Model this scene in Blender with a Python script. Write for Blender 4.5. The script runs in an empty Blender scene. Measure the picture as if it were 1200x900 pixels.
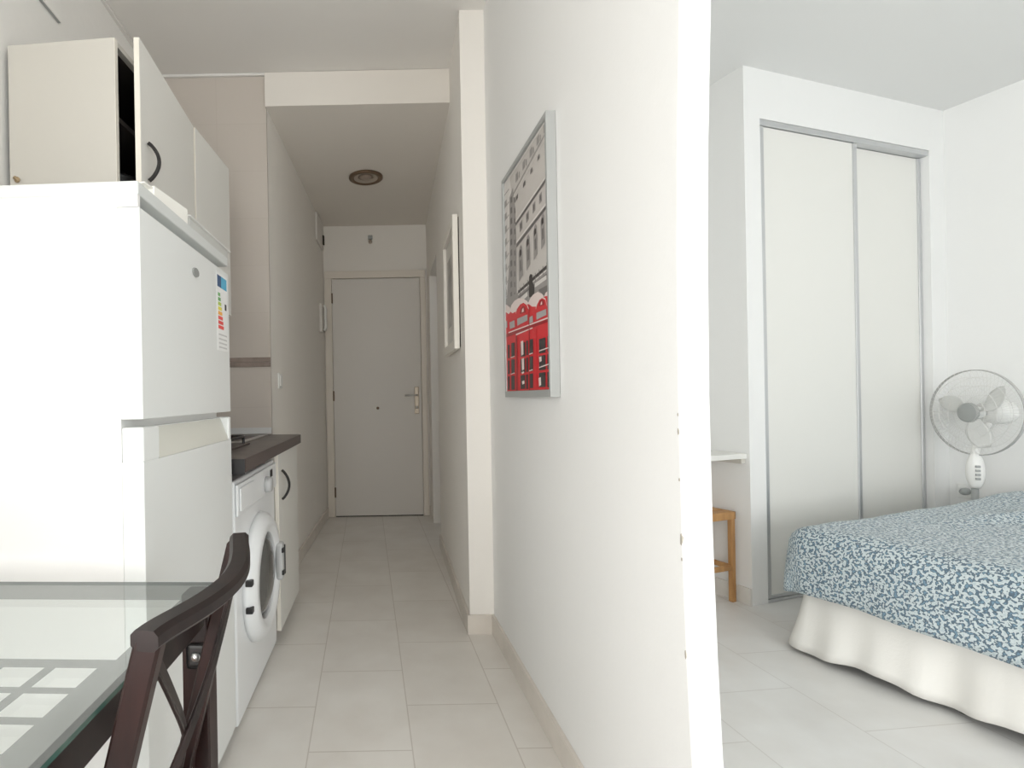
import bpy, bmesh, math, random
from mathutils import Vector, Matrix
random.seed(7)
C = bpy.context.scene.collection
PI = math.pi

# ------------------------------------------------------------------ materials
def mat(name, col, rough=0.5, metal=0.0, spec=0.5, bump=0.0, bscale=60.0, var=0.0, vscale=4.0, coat=0.0):
    m = bpy.data.materials.new(name); m.use_nodes = True
    nt = m.node_tree; b = nt.nodes['Principled BSDF']
    b.inputs['Base Color'].default_value = (*col, 1)
    b.inputs['Roughness'].default_value = rough
    b.inputs['Metallic'].default_value = metal
    b.inputs['Specular IOR Level'].default_value = spec
    b.inputs['Coat Weight'].default_value = coat
    if bump or var:
        tc = nt.nodes.new('ShaderNodeTexCoord')
    if var:
        n = nt.nodes.new('ShaderNodeTexNoise'); n.inputs['Scale'].default_value = vscale
        n.inputs['Detail'].default_value = 4
        nt.links.new(tc.outputs['Object'], n.inputs['Vector'])
        r = nt.nodes.new('ShaderNodeValToRGB')
        r.color_ramp.elements[0].position = .3; r.color_ramp.elements[1].position = .7
        r.color_ramp.elements[0].color = (*[max(0, c*(1-var)) for c in col], 1)
        r.color_ramp.elements[1].color = (*[min(1, c*(1+var)) for c in col], 1)
        nt.links.new(n.outputs['Fac'], r.inputs['Fac']); nt.links.new(r.outputs['Color'], b.inputs['Base Color'])
    if bump:
        n2 = nt.nodes.new('ShaderNodeTexNoise'); n2.inputs['Scale'].default_value = bscale
        n2.inputs['Detail'].default_value = 3
        nt.links.new(tc.outputs['Object'], n2.inputs['Vector'])
        bp = nt.nodes.new('ShaderNodeBump'); bp.inputs['Strength'].default_value = bump
        bp.inputs['Distance'].default_value = .01
        nt.links.new(n2.outputs['Fac'], bp.inputs['Height']); nt.links.new(bp.outputs['Normal'], b.inputs['Normal'])
    return m

def tile_mat(name, cA, cB, mortar, width, row, loc, rot, rough=.3, msize=.0022, off=.5, spec=.5, plane='xy', veins=True):
    m = bpy.data.materials.new(name); m.use_nodes = True
    nt = m.node_tree; b = nt.nodes['Principled BSDF']; L = nt.links
    tc = nt.nodes.new('ShaderNodeTexCoord'); mp = nt.nodes.new('ShaderNodeMapping')
    mp.vector_type = 'TEXTURE'
    mp.inputs['Location'].default_value = loc; mp.inputs['Rotation'].default_value = rot
    L.new(tc.outputs['Object'], mp.inputs['Vector'])
    br = nt.nodes.new('ShaderNodeTexBrick')
    br.offset = off; br.offset_frequency = 2; br.squash = 1
    br.inputs['Color1'].default_value = (*cA, 1); br.inputs['Color2'].default_value = (*cB, 1)
    br.inputs['Mortar'].default_value = (*mortar, 1)
    br.inputs['Scale'].default_value = 1; br.inputs['Mortar Size'].default_value = msize
    br.inputs['Mortar Smooth'].default_value = .2; br.inputs['Bias'].default_value = 0
    br.inputs['Brick Width'].default_value = width; br.inputs['Row Height'].default_value = row
    L.new(mp.outputs['Vector'], br.inputs['Vector'])
    out = br.outputs['Color']
    if veins:
        n = nt.nodes.new('ShaderNodeTexNoise'); n.inputs['Scale'].default_value = 5; n.inputs['Detail'].default_value = 6
        L.new(tc.outputs['Object'], n.inputs['Vector'])
        r = nt.nodes.new('ShaderNodeValToRGB')
        r.color_ramp.elements[0].position = .3; r.color_ramp.elements[0].color = (.90, .885, .87, 1)
        r.color_ramp.elements[1].position = .75; r.color_ramp.elements[1].color = (1, 1, 1, 1)
        L.new(n.outputs['Fac'], r.inputs['Fac'])
        mx = nt.nodes.new('ShaderNodeMix'); mx.data_type = 'RGBA'; mx.blend_type = 'MULTIPLY'
        mx.inputs['Factor'].default_value = 1
        L.new(out, mx.inputs[6]); L.new(r.outputs['Color'], mx.inputs[7]); out = mx.outputs[2]
    L.new(out, b.inputs['Base Color'])
    b.inputs['Roughness'].default_value = rough; b.inputs['Specular IOR Level'].default_value = spec
    return m

W_WARM = (.84, .83, .805); W_COOL = (.83, .832, .823)
M = {}
M['wall'] = mat('plaster_warm', W_WARM, .75, spec=.25, bump=.12, bscale=25)
M['wall_cool'] = mat('plaster_cool', W_COOL, .75, spec=.25, bump=.10, bscale=25)
M['wall_hall'] = mat('plaster_hall', (.85, .825, .785), .75, spec=.25, bump=.12, bscale=25)
M['ceil'] = mat('ceiling_paint', (.76, .745, .72), .85, spec=.2)
M['ceil_hall'] = mat('ceiling_paint_hall', (.77, .735, .685), .85, spec=.2)
M['ceil_cool'] = mat('ceiling_paint_cool', (.78, .782, .775), .85, spec=.2)
M['base'] = mat('baseboard_tile', (.70, .655, .60), .35, var=.06, vscale=8)
M['base_cool'] = mat('baseboard_tile_pale', (.72, .70, .66), .35, var=.05, vscale=8)
M['door_white'] = mat('door_paint', (.74, .715, .68), .45)
M['frame_cream'] = mat('door_frame_paint', (.78, .73, .66), .5)
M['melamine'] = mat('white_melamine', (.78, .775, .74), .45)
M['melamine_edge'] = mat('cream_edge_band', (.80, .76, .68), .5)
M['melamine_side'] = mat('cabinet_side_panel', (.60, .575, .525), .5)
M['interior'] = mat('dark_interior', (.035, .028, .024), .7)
M['fridge'] = mat('fridge_enamel', (.80, .80, .79), .3, spec=.5)
M['fridge_door'] = mat('fridge_door_enamel', (.78, .80, .79), .32, spec=.5)
M['fridge_trim'] = mat('fridge_grey_trim', (.66, .68, .67), .4)
M['fridge_grip'] = mat('fridge_grip_plastic', (.70, .70, .64), .45)
M['gasket'] = mat('grey_gasket', (.30, .31, .30), .7)
M['washer'] = mat('washer_enamel', (.83, .85, .86), .3)
M['washer_grey'] = mat('washer_grey_plastic', (.52, .53, .53), .35)
M['dark_glass'] = mat('washer_door_glass', (.10, .10, .095), .12, spec=.8)
M['black'] = mat('black_plastic', (.018, .017, .018), .4)
M['iron'] = mat('black_iron_handle', (.03, .028, .028), .38, metal=.3)
M['chrome'] = mat('chrome', (.75, .75, .76), .18, metal=1)
M['steel'] = mat('brushed_steel', (.60, .60, .60), .32, metal=1)
M['alu'] = mat('matt_aluminium', (.62, .63, .64), .42, metal=.75)
M['brass'] = mat('dull_brass', (.50, .38, .24), .4, metal=.9)
M['door_metal'] = mat('satin_door_metal', (.56, .49, .40), .4, metal=.85)
M['bronze'] = mat('bronze_ring', (.16, .105, .065), .45, metal=.4)
M['lamp_inner'] = mat('lamp_reflector', (.42, .36, .30), .4, metal=.2)
M['lamp_bulb'] = mat('unlit_lamp_glass', (.34, .27, .22), .35)
M['worktop'] = mat('dark_laminate', (.135, .112, .105), .35, var=.25, vscale=18)
M['worktop_edge'] = mat('dark_laminate_edge', (.085, .064, .06), .4)
M['plastic_white'] = mat('white_plastic', (.80, .80, .78), .4)
M['plastic_clear'] = mat('greyish_tray_plastic', (.62, .625, .60), .4)
M['paper'] = mat('paper_white', (.84, .85, .84), .6)
M['card'] = mat('white_carton', (.88, .87, .82), .6)
M['blue'] = mat('label_blue', (.10, .42, .62), .6)
M['navy'] = mat('label_navy', (.06, .11, .22), .6)
for nm, c in (('g1', (.18, .42, .16)), ('g2', (.45, .60, .12)), ('y1', (.80, .72, .10)), ('o1', (.85, .42, .08)), ('r1', (.78, .10, .09)), ('lgrey', (.55, .55, .55))):
    M['lab_' + nm] = mat('label_' + nm, c, .6)
M['silver'] = mat('silver_frame', (.46, .475, .47), .5, metal=.35)
M['white_frame'] = mat('white_frame', (.80, .77, .71), .5)
M['mat_board'] = mat('pale_mount', (.62, .60, .56), .3, spec=.6)
M['pic_grey'] = mat('grey_print', (.36, .35, .33), .3, var=.5, vscale=9, spec=.6)
M['fan_white'] = mat('fan_plastic', (.84, .84, .82), .4)
M['fan_grey'] = mat('fan_grey_plastic', (.37, .385, .38), .5)
M['fan_wire'] = mat('fan_wire', (.74, .74, .72), .45)
M['fan_ring'] = mat('fan_ring_grey', (.47, .47, .46), .45)
M['fan_blade'] = mat('fan_blade', (.74, .745, .73), .4)
M['skirt'] = mat('off_white_cotton', (.80, .79, .755), .9, spec=.1, bump=.06, bscale=120)
M['mattress'] = mat('mattress_ticking', (.75, .75, .73), .9)
M['bedbase'] = mat('bed_base_fabric', (.12, .12, .12), .9)
M['slot'] = mat('dark_slot', (.03, .027, .024), .8)
M['stain'] = mat('chipped_plaster', (.42, .39, .34), .9)
# wood (dark stained) with grain
def wood(name, c0, c1, rough, sc=(6, 60, 60), coat=0.0):
    m = bpy.data.materials.new(name); m.use_nodes = True
    nt = m.node_tree; b = nt.nodes['Principled BSDF']; L = nt.links
    tc = nt.nodes.new('ShaderNodeTexCoord'); mp = nt.nodes.new('ShaderNodeMapping')
    mp.inputs['Scale'].default_value = sc; L.new(tc.outputs['Object'], mp.inputs['Vector'])
    n = nt.nodes.new('ShaderNodeTexNoise'); n.inputs['Scale'].default_value = 1; n.inputs['Detail'].default_value = 5
    L.new(mp.outputs['Vector'], n.inputs['Vector'])
    r = nt.nodes.new('ShaderNodeValToRGB'); r.color_ramp.elements[0].position = .3; r.color_ramp.elements[1].position = .7
    r.color_ramp.elements[0].color = (*c0, 1); r.color_ramp.elements[1].color = (*c1, 1)
    L.new(n.outputs['Fac'], r.inputs['Fac']); L.new(r.outputs['Color'], b.inputs['Base Color'])
    b.inputs['Roughness'].default_value = rough; b.inputs['Coat Weight'].default_value = coat
    b.inputs['Specular IOR Level'].default_value = .3
    b.inputs['Coat Roughness'].default_value = .3
    return m
M['dark_wood'] = wood('dark_stained_wood', (.009, .0055, .005), (.022, .012, .011), .42, (40, 40, 6), .0)
M['red_wood'] = wood('dark_mahogany_wood', (.011, .005, .0045), (.028, .010, .0085), .4, (40, 40, 6), .0)
M['light_wood'] = wood('light_pine_wood', (.42, .22, .085), (.58, .33, .14), .5, (30, 30, 5))

# woven cane seat
def cane():
    m = bpy.data.materials.new('woven_cane'); m.use_nodes = True
    nt = m.node_tree; b = nt.nodes['Principled BSDF']; L = nt.links
    tc = nt.nodes.new('ShaderNodeTexCoord')
    w1 = nt.nodes.new('ShaderNodeTexWave'); w1.inputs['Scale'].default_value = 60; w1.bands_direction = 'X'
    w1.inputs['Distortion'].default_value = 1.5
    w2 = nt.nodes.new('ShaderNodeTexWave'); w2.inputs['Scale'].default_value = 60; w2.bands_direction = 'Y'
    w2.inputs['Distortion'].default_value = 1.5
    L.new(tc.outputs['Object'], w1.inputs['Vector']); L.new(tc.outputs['Object'], w2.inputs['Vector'])
    mu = nt.nodes.new('ShaderNodeMath'); mu.operation = 'MULTIPLY'
    L.new(w1.outputs['Fac'], mu.inputs[0]); L.new(w2.outputs['Fac'], mu.inputs[1])
    r = nt.nodes.new('ShaderNodeValToRGB')
    r.color_ramp.elements[0].color = (.16, .065, .03, 1); r.color_ramp.elements[1].color = (.52, .25, .12, 1)
    L.new(mu.outputs[0], r.inputs['Fac']); L.new(r.outputs['Color'], b.inputs['Base Color'])
    bp = nt.nodes.new('ShaderNodeBump'); bp.inputs['Strength'].default_value = .6; bp.inputs['Distance'].default_value = .004
    L.new(mu.outputs[0], bp.inputs['Height']); L.new(bp.outputs['Normal'], b.inputs['Normal'])
    b.inputs['Roughness'].default_value = .6
    return m
M['cane'] = cane()

# glass table top : clear glass with a satin printed border and grid
def glass_mat(name, frost):
    m = bpy.data.materials.new(name); m.use_nodes = True
    nt = m.node_tree; nt.nodes.clear(); L = nt.links
    out = nt.nodes.new('ShaderNodeOutputMaterial')
    tr = nt.nodes.new('ShaderNodeBsdfTransparent'); tr.inputs['Color'].default_value = (.955, .975, .965, 1) if not frost else (.55, .565, .555, 1)
    gl = nt.nodes.new('ShaderNodeBsdfGlossy'); gl.inputs['Roughness'].default_value = .02 if frost < .5 else .12
    lw = nt.nodes.new('ShaderNodeLayerWeight'); lw.inputs['Blend'].default_value = .5
    pw = nt.nodes.new('ShaderNodeMath'); pw.operation = 'POWER'; pw.inputs[1].default_value = 5
    L.new(lw.outputs['Facing'], pw.inputs[0])
    fr = nt.nodes.new('ShaderNodeMath'); fr.operation = 'MULTIPLY_ADD'; fr.inputs[1].default_value = .9; fr.inputs[2].default_value = .035
    L.new(pw.outputs[0], fr.inputs[0])
    base = tr
    if frost > 0:
        df = nt.nodes.new('ShaderNodeBsdfDiffuse'); df.inputs['Color'].default_value = (.27, .285, .28, 1)
        mx = nt.nodes.new('ShaderNodeMixShader'); mx.inputs['Fac'].default_value = frost
        L.new(tr.outputs[0], mx.inputs[1]); L.new(df.outputs[0], mx.inputs[2]); base = mx
    m2 = nt.nodes.new('ShaderNodeMixShader')
    L.new(fr.outputs[0], m2.inputs['Fac']); L.new(base.outputs[0], m2.inputs[1]); L.new(gl.outputs[0], m2.inputs[2])
    L.new(m2.outputs[0], out.inputs['Surface'])
    return m
M['glass_clear'] = glass_mat('clear_glass', 0)
M['glass_frost'] = glass_mat('satin_printed_glass', .42)
M['glass_edge'] = mat('green_glass_edge', (.055, .11, .092), .15, spec=.5)

# bedspread print: small dark blue leopard-like blotches on pale grey blue
def leopard():
    m = bpy.data.materials.new('blue_leopard_print'); m.use_nodes = True
    nt = m.node_tree; b = nt.nodes['Principled BSDF']; L = nt.links
    uv = nt.nodes.new('ShaderNodeUVMap')
    n = nt.nodes.new('ShaderNodeTexNoise'); n.inputs['Scale'].default_value = 104; n.inputs['Detail'].default_value = 1.2
    n.inputs['Roughness'].default_value = .45; n.inputs['Distortion'].default_value = .35
    L.new(uv.outputs['UV'], n.inputs['Vector'])
    r = nt.nodes.new('ShaderNodeValToRGB')
    e = r.color_ramp.elements
    e[0].position = .33; e[0].color = (.44, .52, .55, 1)
    e[1].position = .40; e[1].color = (.55, .61, .62, 1)
    for p_, c_ in ((.485, (.53, .60, .615, 1)), (.527, (.095, .13, .165, 1)), (.61, (.11, .165, .215, 1)), (.66, (.17, .27, .35, 1))):
        x = e.new(p_); x.color = c_
    L.new(n.outputs['Fac'], r.inputs['Fac']); L.new(r.outputs['Color'], b.inputs['Base Color'])
    b.inputs['Roughness'].default_value = .9; b.inputs['Specular IOR Level'].default_value = .15
    b.inputs['Sheen Weight'].default_value = .25
    return m
M['leopard'] = leopard()

# floor: rows run along the corridor (brick rows across X)
M['floor'] = tile_mat('marble_tile_floor', (.81, .79, .755), (.78, .757, .72), (.62, .585, .54), .465, .313,
                      (-.195, 1.587, 0), (0, 0, PI/2), rough=.32)
M['floor_bed'] = tile_mat('marble_tile_floor_bedroom', (.79, .79, .78), (.77, .77, .755), (.66, .65, .63), .50, .385,
                      (1.473, 2.134, 0), (0, 0, PI/2 + math.radians(5.4)), rough=.32)
M['tiles'] = tile_mat('kitchen_wall_tile', (.565, .515, .465), (.555, .505, .455), (.525, .475, .425), .33, .25,
                      (-1.1, 2.8, .02), (PI/2, 0, 0), rough=.3, msize=.0016, off=0, veins=False)

# ------------------------------------------------------------------ mesh helpers
def NB(): return bmesh.new()
def box(bm, x0, x1, y0, y1, z0, z1, bev=0, mi=0, seg=2):
    r = bmesh.ops.create_cube(bm, size=1)
    vs = r['verts']
    for v in vs:
        v.co = Vector((x0 + (v.co.x + .5)*(x1-x0), y0 + (v.co.y + .5)*(y1-y0), z0 + (v.co.z + .5)*(z1-z0)))
    fs = set(f for v in vs for f in v.link_faces)
    for f in fs: f.material_index = mi
    if bev:
        es = list(set(e for v in vs for e in v.link_edges))
        rr = bmesh.ops.bevel(bm, geom=es, offset=bev, segments=seg, profile=.5, affect='EDGES')
        for f in rr['faces']: f.material_index = mi
    return vs
def prism(bm, pts, z0, z1, mi=0):
    lo = [bm.verts.new((p[0], p[1], z0)) for p in pts]; hi = [bm.verts.new((p[0], p[1], z1)) for p in pts]
    n = len(pts); fs = [bm.faces.new(lo[::-1]), bm.faces.new(hi)]
    for i in range(n): fs.append(bm.faces.new((lo[i], lo[(i+1) % n], hi[(i+1) % n], hi[i])))
    for f in fs: f.material_index = mi
    return lo + hi
def sweep(bm, path, section, up=Vector((0, 0, 1)), mi=0, caps=True, closed=False):
    """sweep a closed 2D section [(a,b)] along path; a is sideways, b along up"""
    P = [Vector(p) for p in path]; n = len(P); rings = []
    for i, p in enumerate(P):
        if closed: t = P[(i+1) % n] - P[i-1]
        else: t = P[min(i+1, n-1)] - P[max(i-1, 0)]
        t.normalize(); s = t.cross(up)
        if s.length < 1e-5: s = Vector((1, 0, 0))
        s.normalize(); u = s.cross(t)
        rings.append([bm.verts.new(p + s*a + u*b) for a, b in section])
    k = len(section); fs = []
    for i in range(n if closed else n-1):
        A, B = rings[i], rings[(i+1) % n]
        for j in range(k): fs.append(bm.faces.new((A[j], A[(j+1) % k], B[(j+1) % k], B[j])))
    if caps and not closed: fs += [bm.faces.new(rings[0][::-1]), bm.faces.new(rings[-1])]
    for f in fs: f.material_index = mi
def circ(r, n=10): return [(r*math.cos(2*PI*i/n), r*math.sin(2*PI*i/n)) for i in range(n)]
def rect(w, h, c=0):
    if not c: return [(-w/2, -h/2), (w/2, -h/2), (w/2, h/2), (-w/2, h/2)]
    return [(-w/2+c, -h/2), (w/2-c, -h/2), (w/2, -h/2+c), (w/2, h/2-c), (w/2-c, h/2), (-w/2+c, h/2), (-w/2, h/2-c), (-w/2, -h/2+c)]
def tube(bm, path, r, n=10, mi=0, up=Vector((0, 0, 1)), closed=False): sweep(bm, path, circ(r, n), up, mi, True, closed)
def lathe(bm, prof, axis='Z', c=(0, 0, 0), n=40, mi=0):
    """prof: [(radius, along)]; axis direction"""
    c = Vector(c); rings = []
    def pt(r, h, a):
        x, y = r*math.cos(a), r*math.sin(a)
        if axis == 'Z': return c + Vector((x, y, h))
        if axis == 'X': return c + Vector((h, x, y))
        return c + Vector((x, h, y))
    for r, h in prof:
        if r < 1e-6: rings.append([bm.verts.new(pt(0, h, 0))])
        else: rings.append([bm.verts.new(pt(r, h, 2*PI*i/n)) for i in range(n)])
    for A, B in zip(rings, rings[1:]):
        for i in range(n):
            j = (i+1) % n
            if len(A) == 1 and len(B) == 1: continue
            if len(A) == 1: f = bm.faces.new((A[0], B[i], B[j]))
            elif len(B) == 1: f = bm.faces.new((A[i], A[j], B[0]))
            else: f = bm.faces.new((A[i], A[j], B[j], B[i]))
            f.material_index = mi; f.smooth = True
def obj(name, bm, m, parent=None, smooth=False, loc=None, rotz=0, solid=True):
    if solid: bmesh.ops.recalc_face_normals(bm, faces=bm.faces[:])
    me = bpy.data.meshes.new(name); bm.to_mesh(me); bm.free()
    for x in (m if isinstance(m, (list, tuple)) else [m]): me.materials.append(x)
    if smooth:
        for p in me.polygons: p.use_smooth = True
    o = bpy.data.objects.new(name, me); C.objects.link(o)
    if parent: o.parent = parent
    if loc: o.location = loc
    if rotz: o.rotation_euler = (0, 0, rotz)
    return o
def autosmooth(o, ang=35):
    for p in o.data.polygons: p.use_smooth = True
    try: o.data.set_sharp_from_angle(angle=math.radians(ang))
    except Exception: pass
    return o
def thing(name, label, cat, loc=(0, 0, 0), rotz=0, group=None):
    o = bpy.data.objects.new(name, None); C.objects.link(o); o.empty_display_size = .05
    o.location = loc; o.rotation_euler = (0, 0, rotz)
    o['label'] = label; o['category'] = cat
    if group: o['group'] = group
    return o
def tag(o, label, cat, group=None):
    o['label'] = label; o['category'] = cat
    if group: o['group'] = group
    return o
def struct(name, bm, m, label=None, **k):
    o = obj(name, bm, m, **k); o['kind'] = 'structure'
    if label: o['label'] = label
    return o
R = math.radians

# ------------------------------------------------------------------ plan
ZC = 2.78          # kitchen ceiling
ZH = 2.60          # hall ceiling
ZB = 2.66          # bedroom ceiling
YB = -2.8         # back wall (windows, behind the camera)
BR = R(17.3)       # bedroom is turned against the corridor
P0 = Vector((1.876, 2.60, 0))
A_ = Vector((math.cos(BR), math.sin(BR), 0)); B_ = Vector((-math.sin(BR), math.cos(BR), 0))
def bp(x, y): v = P0 + A_*x + B_*y; return (v.x, v.y)
WR = 1.56          # wardrobe wall length up to the right wall
def hr(y): return .442 + .0475*(y-2.36)       # hall right wall X
def hl(y): return -.503 + .0686*(y-2.80)      # hall left wall X

# floors
bm = NB(); prism(bm, [(-1.2, YB), (.58, YB), (.58, 3.0), (1.6, 3.4), (1.6, 4.9), (-1.2, 4.9)], -.1, 0)
struct('floor', bm, M['floor'])
cr = bp(WR+.1, .8); xr = 3.36 + .2974/.9548*(3.08-YB) + .15
bm = NB(); prism(bm, [(.58, YB), (xr, YB), cr, bp(-.95, .8), (.58, 2.9)], -.1, 0)
struct('floor', bm, M['floor_bed'])
# ceilings
bm = NB(); prism(bm, [(-1.2, YB), (.585, YB), (.585, 2.95), (-1.2, 2.95)], ZC, ZC+.1); struct('ceiling', bm, M['ceil'])
bm = NB(); prism(bm, [(hl(2.78)-.004, 2.78), (hr(2.78)+.002, 2.775), (hr(4.84)+.1, 4.84), (1.6, 4.9), (-.6, 4.9)], ZH, ZC-.002)
struct('ceiling', bm, M['ceil_hall'])
bm = NB(); prism(bm, [(.586, YB), (xr, YB), cr, bp(-.95, .8), (.586, 2.9)], ZB, ZB+.1); struct('ceiling', bm, M['ceil_cool'])
# kitchen walls
LW = (-1.6, -.2, .25, 1.75)      # side window added behind the camera to brighten the partition
bm = NB(); box(bm, -1.2, -1.10, YB, LW[0], 0, ZC); box(bm, -1.2, -1.10, LW[1], 2.8, 0, ZC)
box(bm, -1.2, -1.10, LW[0], LW[1], 0, LW[2]); box(bm, -1.2, -1.10, LW[0], LW[1], LW[3], ZC); struct('wall_left', bm, M['wall'])
bm = NB()
for a in ((LW[0], LW[0]+.05, LW[2], LW[3]), (LW[1]-.05, LW[1], LW[2], LW[3]), (LW[0], LW[1], LW[2], LW[2]+.05), (LW[0], LW[1], LW[3]-.05, LW[3])): box(bm, -1.17, -1.12, *a)
struct('window_3', bm, M['plastic_white'])  # frame of the added side opening
bm = NB(); box(bm, -1.2, -.505, 2.80, 2.90, 0, ZC); struct('wall_tiled', bm, M['tiles'])
bm = NB(); prism(bm, [(hl(2.80), 2.80), (hl(4.74), 4.74), (hl(4.74)-.1, 4.84), (-.504, 2.90)], 0, ZC-.001)
struct('wall_hall_left', bm, M['wall_hall'])
bm = NB(); box(bm, -.6, .75, 4.74, 4.84, 0, ZH); struct('wall_hall_end', bm, M['wall_hall'])
# hall right wall with doorway, its near end makes the pier beside the partition
bm = NB(); d0, d1, dz = 3.74, 4.44, 2.07
prism(bm, [(hr(2.36), 2.36), (.61, 2.36), (.61, 2.8), (hr(d0)+.1, d0), (hr(d0), d0)], 0, ZC)
prism(bm, [(hr(d1), d1), (hr(d1)+.1, d1), (hr(4.74)+.1, 4.74), (hr(4.74), 4.74)], 0, ZH)
prism(bm, [(hr(d0), d0), (hr(d0)+.1, d0), (hr(d1)+.1, d1), (hr(d1), d1)], dz, ZH)
struct('wall_hall_right', bm, M['wall_hall'])
# side room beyond the doorway
bm = NB(); box(bm, 1.45, 1.55, 3.6, 4.84, 0, ZH); box(bm, .66, 1.45, 3.6, 3.7, 0, ZH); box(bm, .75, 1.45, 4.74, 4.84, 0, ZH)
struct('wall_side_room', bm, M['wall_hall'])
# partition with slightly bowed near edge
bm = NB(); zs = [0, .15, .3, .45, .6, .8, 1.05, 1.3, 1.5, 1.75, 2.0, 2.3, ZC]
def pe(z): return .932 - min(.045, .021*((z-1.05)/.65)**2)
rows = []
for z in zs:
    y = pe(z); g = .003*math.sin(z*5.3)
    rows.append([bm.verts.new(p) for p in ((.55, 2.359, z), (.55, 1.9, z), (.55, 1.4, z), (.55, y+.006, z), (.5505, y+.002, z), (.553, y, z),
                                           (.601+g*.3, y, z), (.605, y+.003, z), (.606, y+.008, z), (.606, 2.359, z))])
for a, b in zip(rows, rows[1:]):
    for j in range(10): bm.faces.new((a[j], a[(j+1) % 10], b[(j+1) % 10], b[j]))
bm.faces.new(rows[0][::-1]); bm.faces.new(rows[-1])
wp = struct('wall_partition', bm, M['wall_cool'])
# chips along its plaster corner
for z, h, w in ((.99, .012, .004), (.905, .006, .004), (.80, .022, .006), (.765, .006, .004), (.60, .016, .004), (1.02, .006, .003)):
    bm = NB(); y = pe(z); pts = []
    for k in range(7):
        a = 2*PI*k/7; pts.append((.5493 , y+.0045+w*.6*math.cos(a)*random.uniform(.7, 1.2), z+h*.5*math.sin(a)))
    f = [bm.verts.new(p) for p in pts]; g = [bm.verts.new((.552, p[1], p[2])) for p in pts]
    bm.faces.new(f); bm.faces.new(g[::-1])
    for k in range(7): bm.faces.new((f[k], f[(k+1) % 7], g[(k+1) % 7], g[k]))
    obj('plaster_chip', bm, M['stain'], wp)
# baseboards
bh = .085
bm = NB(); prism(bm, [(.538, .95), (.5495, .95), (.5495, 2.359), (.538, 2.359)], 0, bh); struct('baseboard_partition', bm, M['base'])
bm = NB(); prism(bm, [(hr(2.36)-.012, 2.348), (.5375, 2.348), (.5375, 2.359), (hr(2.36)-.012, 2.359)], 0, bh); struct('baseboard_pier', bm, M['base'])
bm = NB(); prism(bm, [(hr(2.36)-.012, 2.36), (hr(2.36)-.0005, 2.36), (hr(d0)-.0005, d0), (hr(d0)-.012, d0)], 0, bh); struct('baseboard_hall_right', bm, M['base'])
bm = NB(); prism(bm, [(hl(2.81)+.0005, 2.81), (hl(4.735)+.0005, 4.735), (hl(4.735)+.013, 4.735), (hl(2.81)+.013, 2.81)], 0, bh); struct('baseboard_hall_left', bm, M['base'])
bm = NB(); box(bm, .535, .554, 4.727, 4.739, 0, bh); struct('baseboard_hall_end', bm, M['base'])

# brown border strip on the tiles and aluminium seal above the worktop
bm = NB(); box(bm, -1.099, -.506, 2.794, 2.7995, 1.233, 1.257, .001); box(bm, -1.099, -.506, 2.794, 2.7995, 1.259, 1.283, .001)
struct('trim_1', bm, mat('brown_border_tile', (.27, .215, .185), .35, var=.2, vscale=25))
bm = NB(); sweep(bm, [(-1.09, 2.79, .896), (-.506, 2.79, .896)], [(-.009, -.016), (.009, -.016), (-.004, .016), (-.009, .016)])
struct('trim_2', bm, M['alu'])
# light line of moulding where the left wall meets the ceiling
bm = NB(); prism(bm, [(-1.0995, -1.7), (-1.085, -1.7), (-1.085, 2.785), (-1.0995, 2.785)], ZC-.014, ZC-.0005)
prism(bm, [(-1.084, 2.785), (-1.084, 2.7995), (-.51, 2.7995), (-.51, 2.785)], ZC-.012, ZC-.0005)
struct('trim_3', bm, M['ceil'])

# back wall with windows (behind the camera): the daylight source
wins = [(-1.05, .10, .05, 1.95), (1.3, 3.1, .5, 2.25)]
bm = NB()
xs = -1.2
for x0, x1, z0, z1 in wins:
    box(bm, xs, x0, YB-.15, YB, 0, ZC); box(bm, x0, x1, YB-.15, YB, 0, z0); box(bm, x0, x1, YB-.15, YB, z1, ZC); xs = x1
box(bm, xs, xr, YB-.15, YB, 0, ZC)
struct('wall_back', bm, M['wall'])
for k, (x0, x1, z0, z1) in enumerate(wins):
    bm = NB(); t = .05
    box(bm, x0, x0+t, YB-.1, YB-.04, z0, z1); box(bm, x1-t, x1, YB-.1, YB-.04, z0, z1)
    box(bm, x0, x1, YB-.1, YB-.04, z0, z0+t); box(bm, x0, x1, YB-.1, YB-.04, z1-t, z1)
    box(bm, (x0+x1)/2-t/2, (x0+x1)/2+t/2, YB-.1, YB-.04, z0, z1)
    struct('window_%d' % (k+1), bm, M['plastic_white'])

# ------------------------------------------------------------------ bedroom shell
# wardrobe front wall with opening (local x right, y away); built in bedroom frame
def bobj(name, bm, m, kind='structure', **k):
    o = obj(name, bm, m, loc=(P0.x, P0.y, 0), rotz=BR, **k)
    if kind: o['kind'] = kind
    return o
OX0, OX1, OZ = .107, 1.425, 2.415
bm = NB()
box(bm, 0, OX0, 0, .10, 0, ZB); box(bm, OX1, WR, 0, .10, 0, ZB); box(bm, OX0, OX1, 0, .10, OZ, ZB)
box(bm, 0, .07, .10, .62, 0, ZB)
bobj('wall_wardrobe', bm, M['wall_cool'])
bm = NB(); box(bm, -1.08, WR, .62, .72, 0, ZB); bobj('wall_alcove', bm, M['wall_cool'])
bm = NB(); box(bm, WR, WR+.1, -5.2, .72, 0, ZB); bobj('wall_right', bm, M['wall_cool'])
bm = NB(); box(bm, -.012, -.0005, 0.0, .62, 0, .085); bobj('baseboard_alcove', bm, M['base_cool'])

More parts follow.
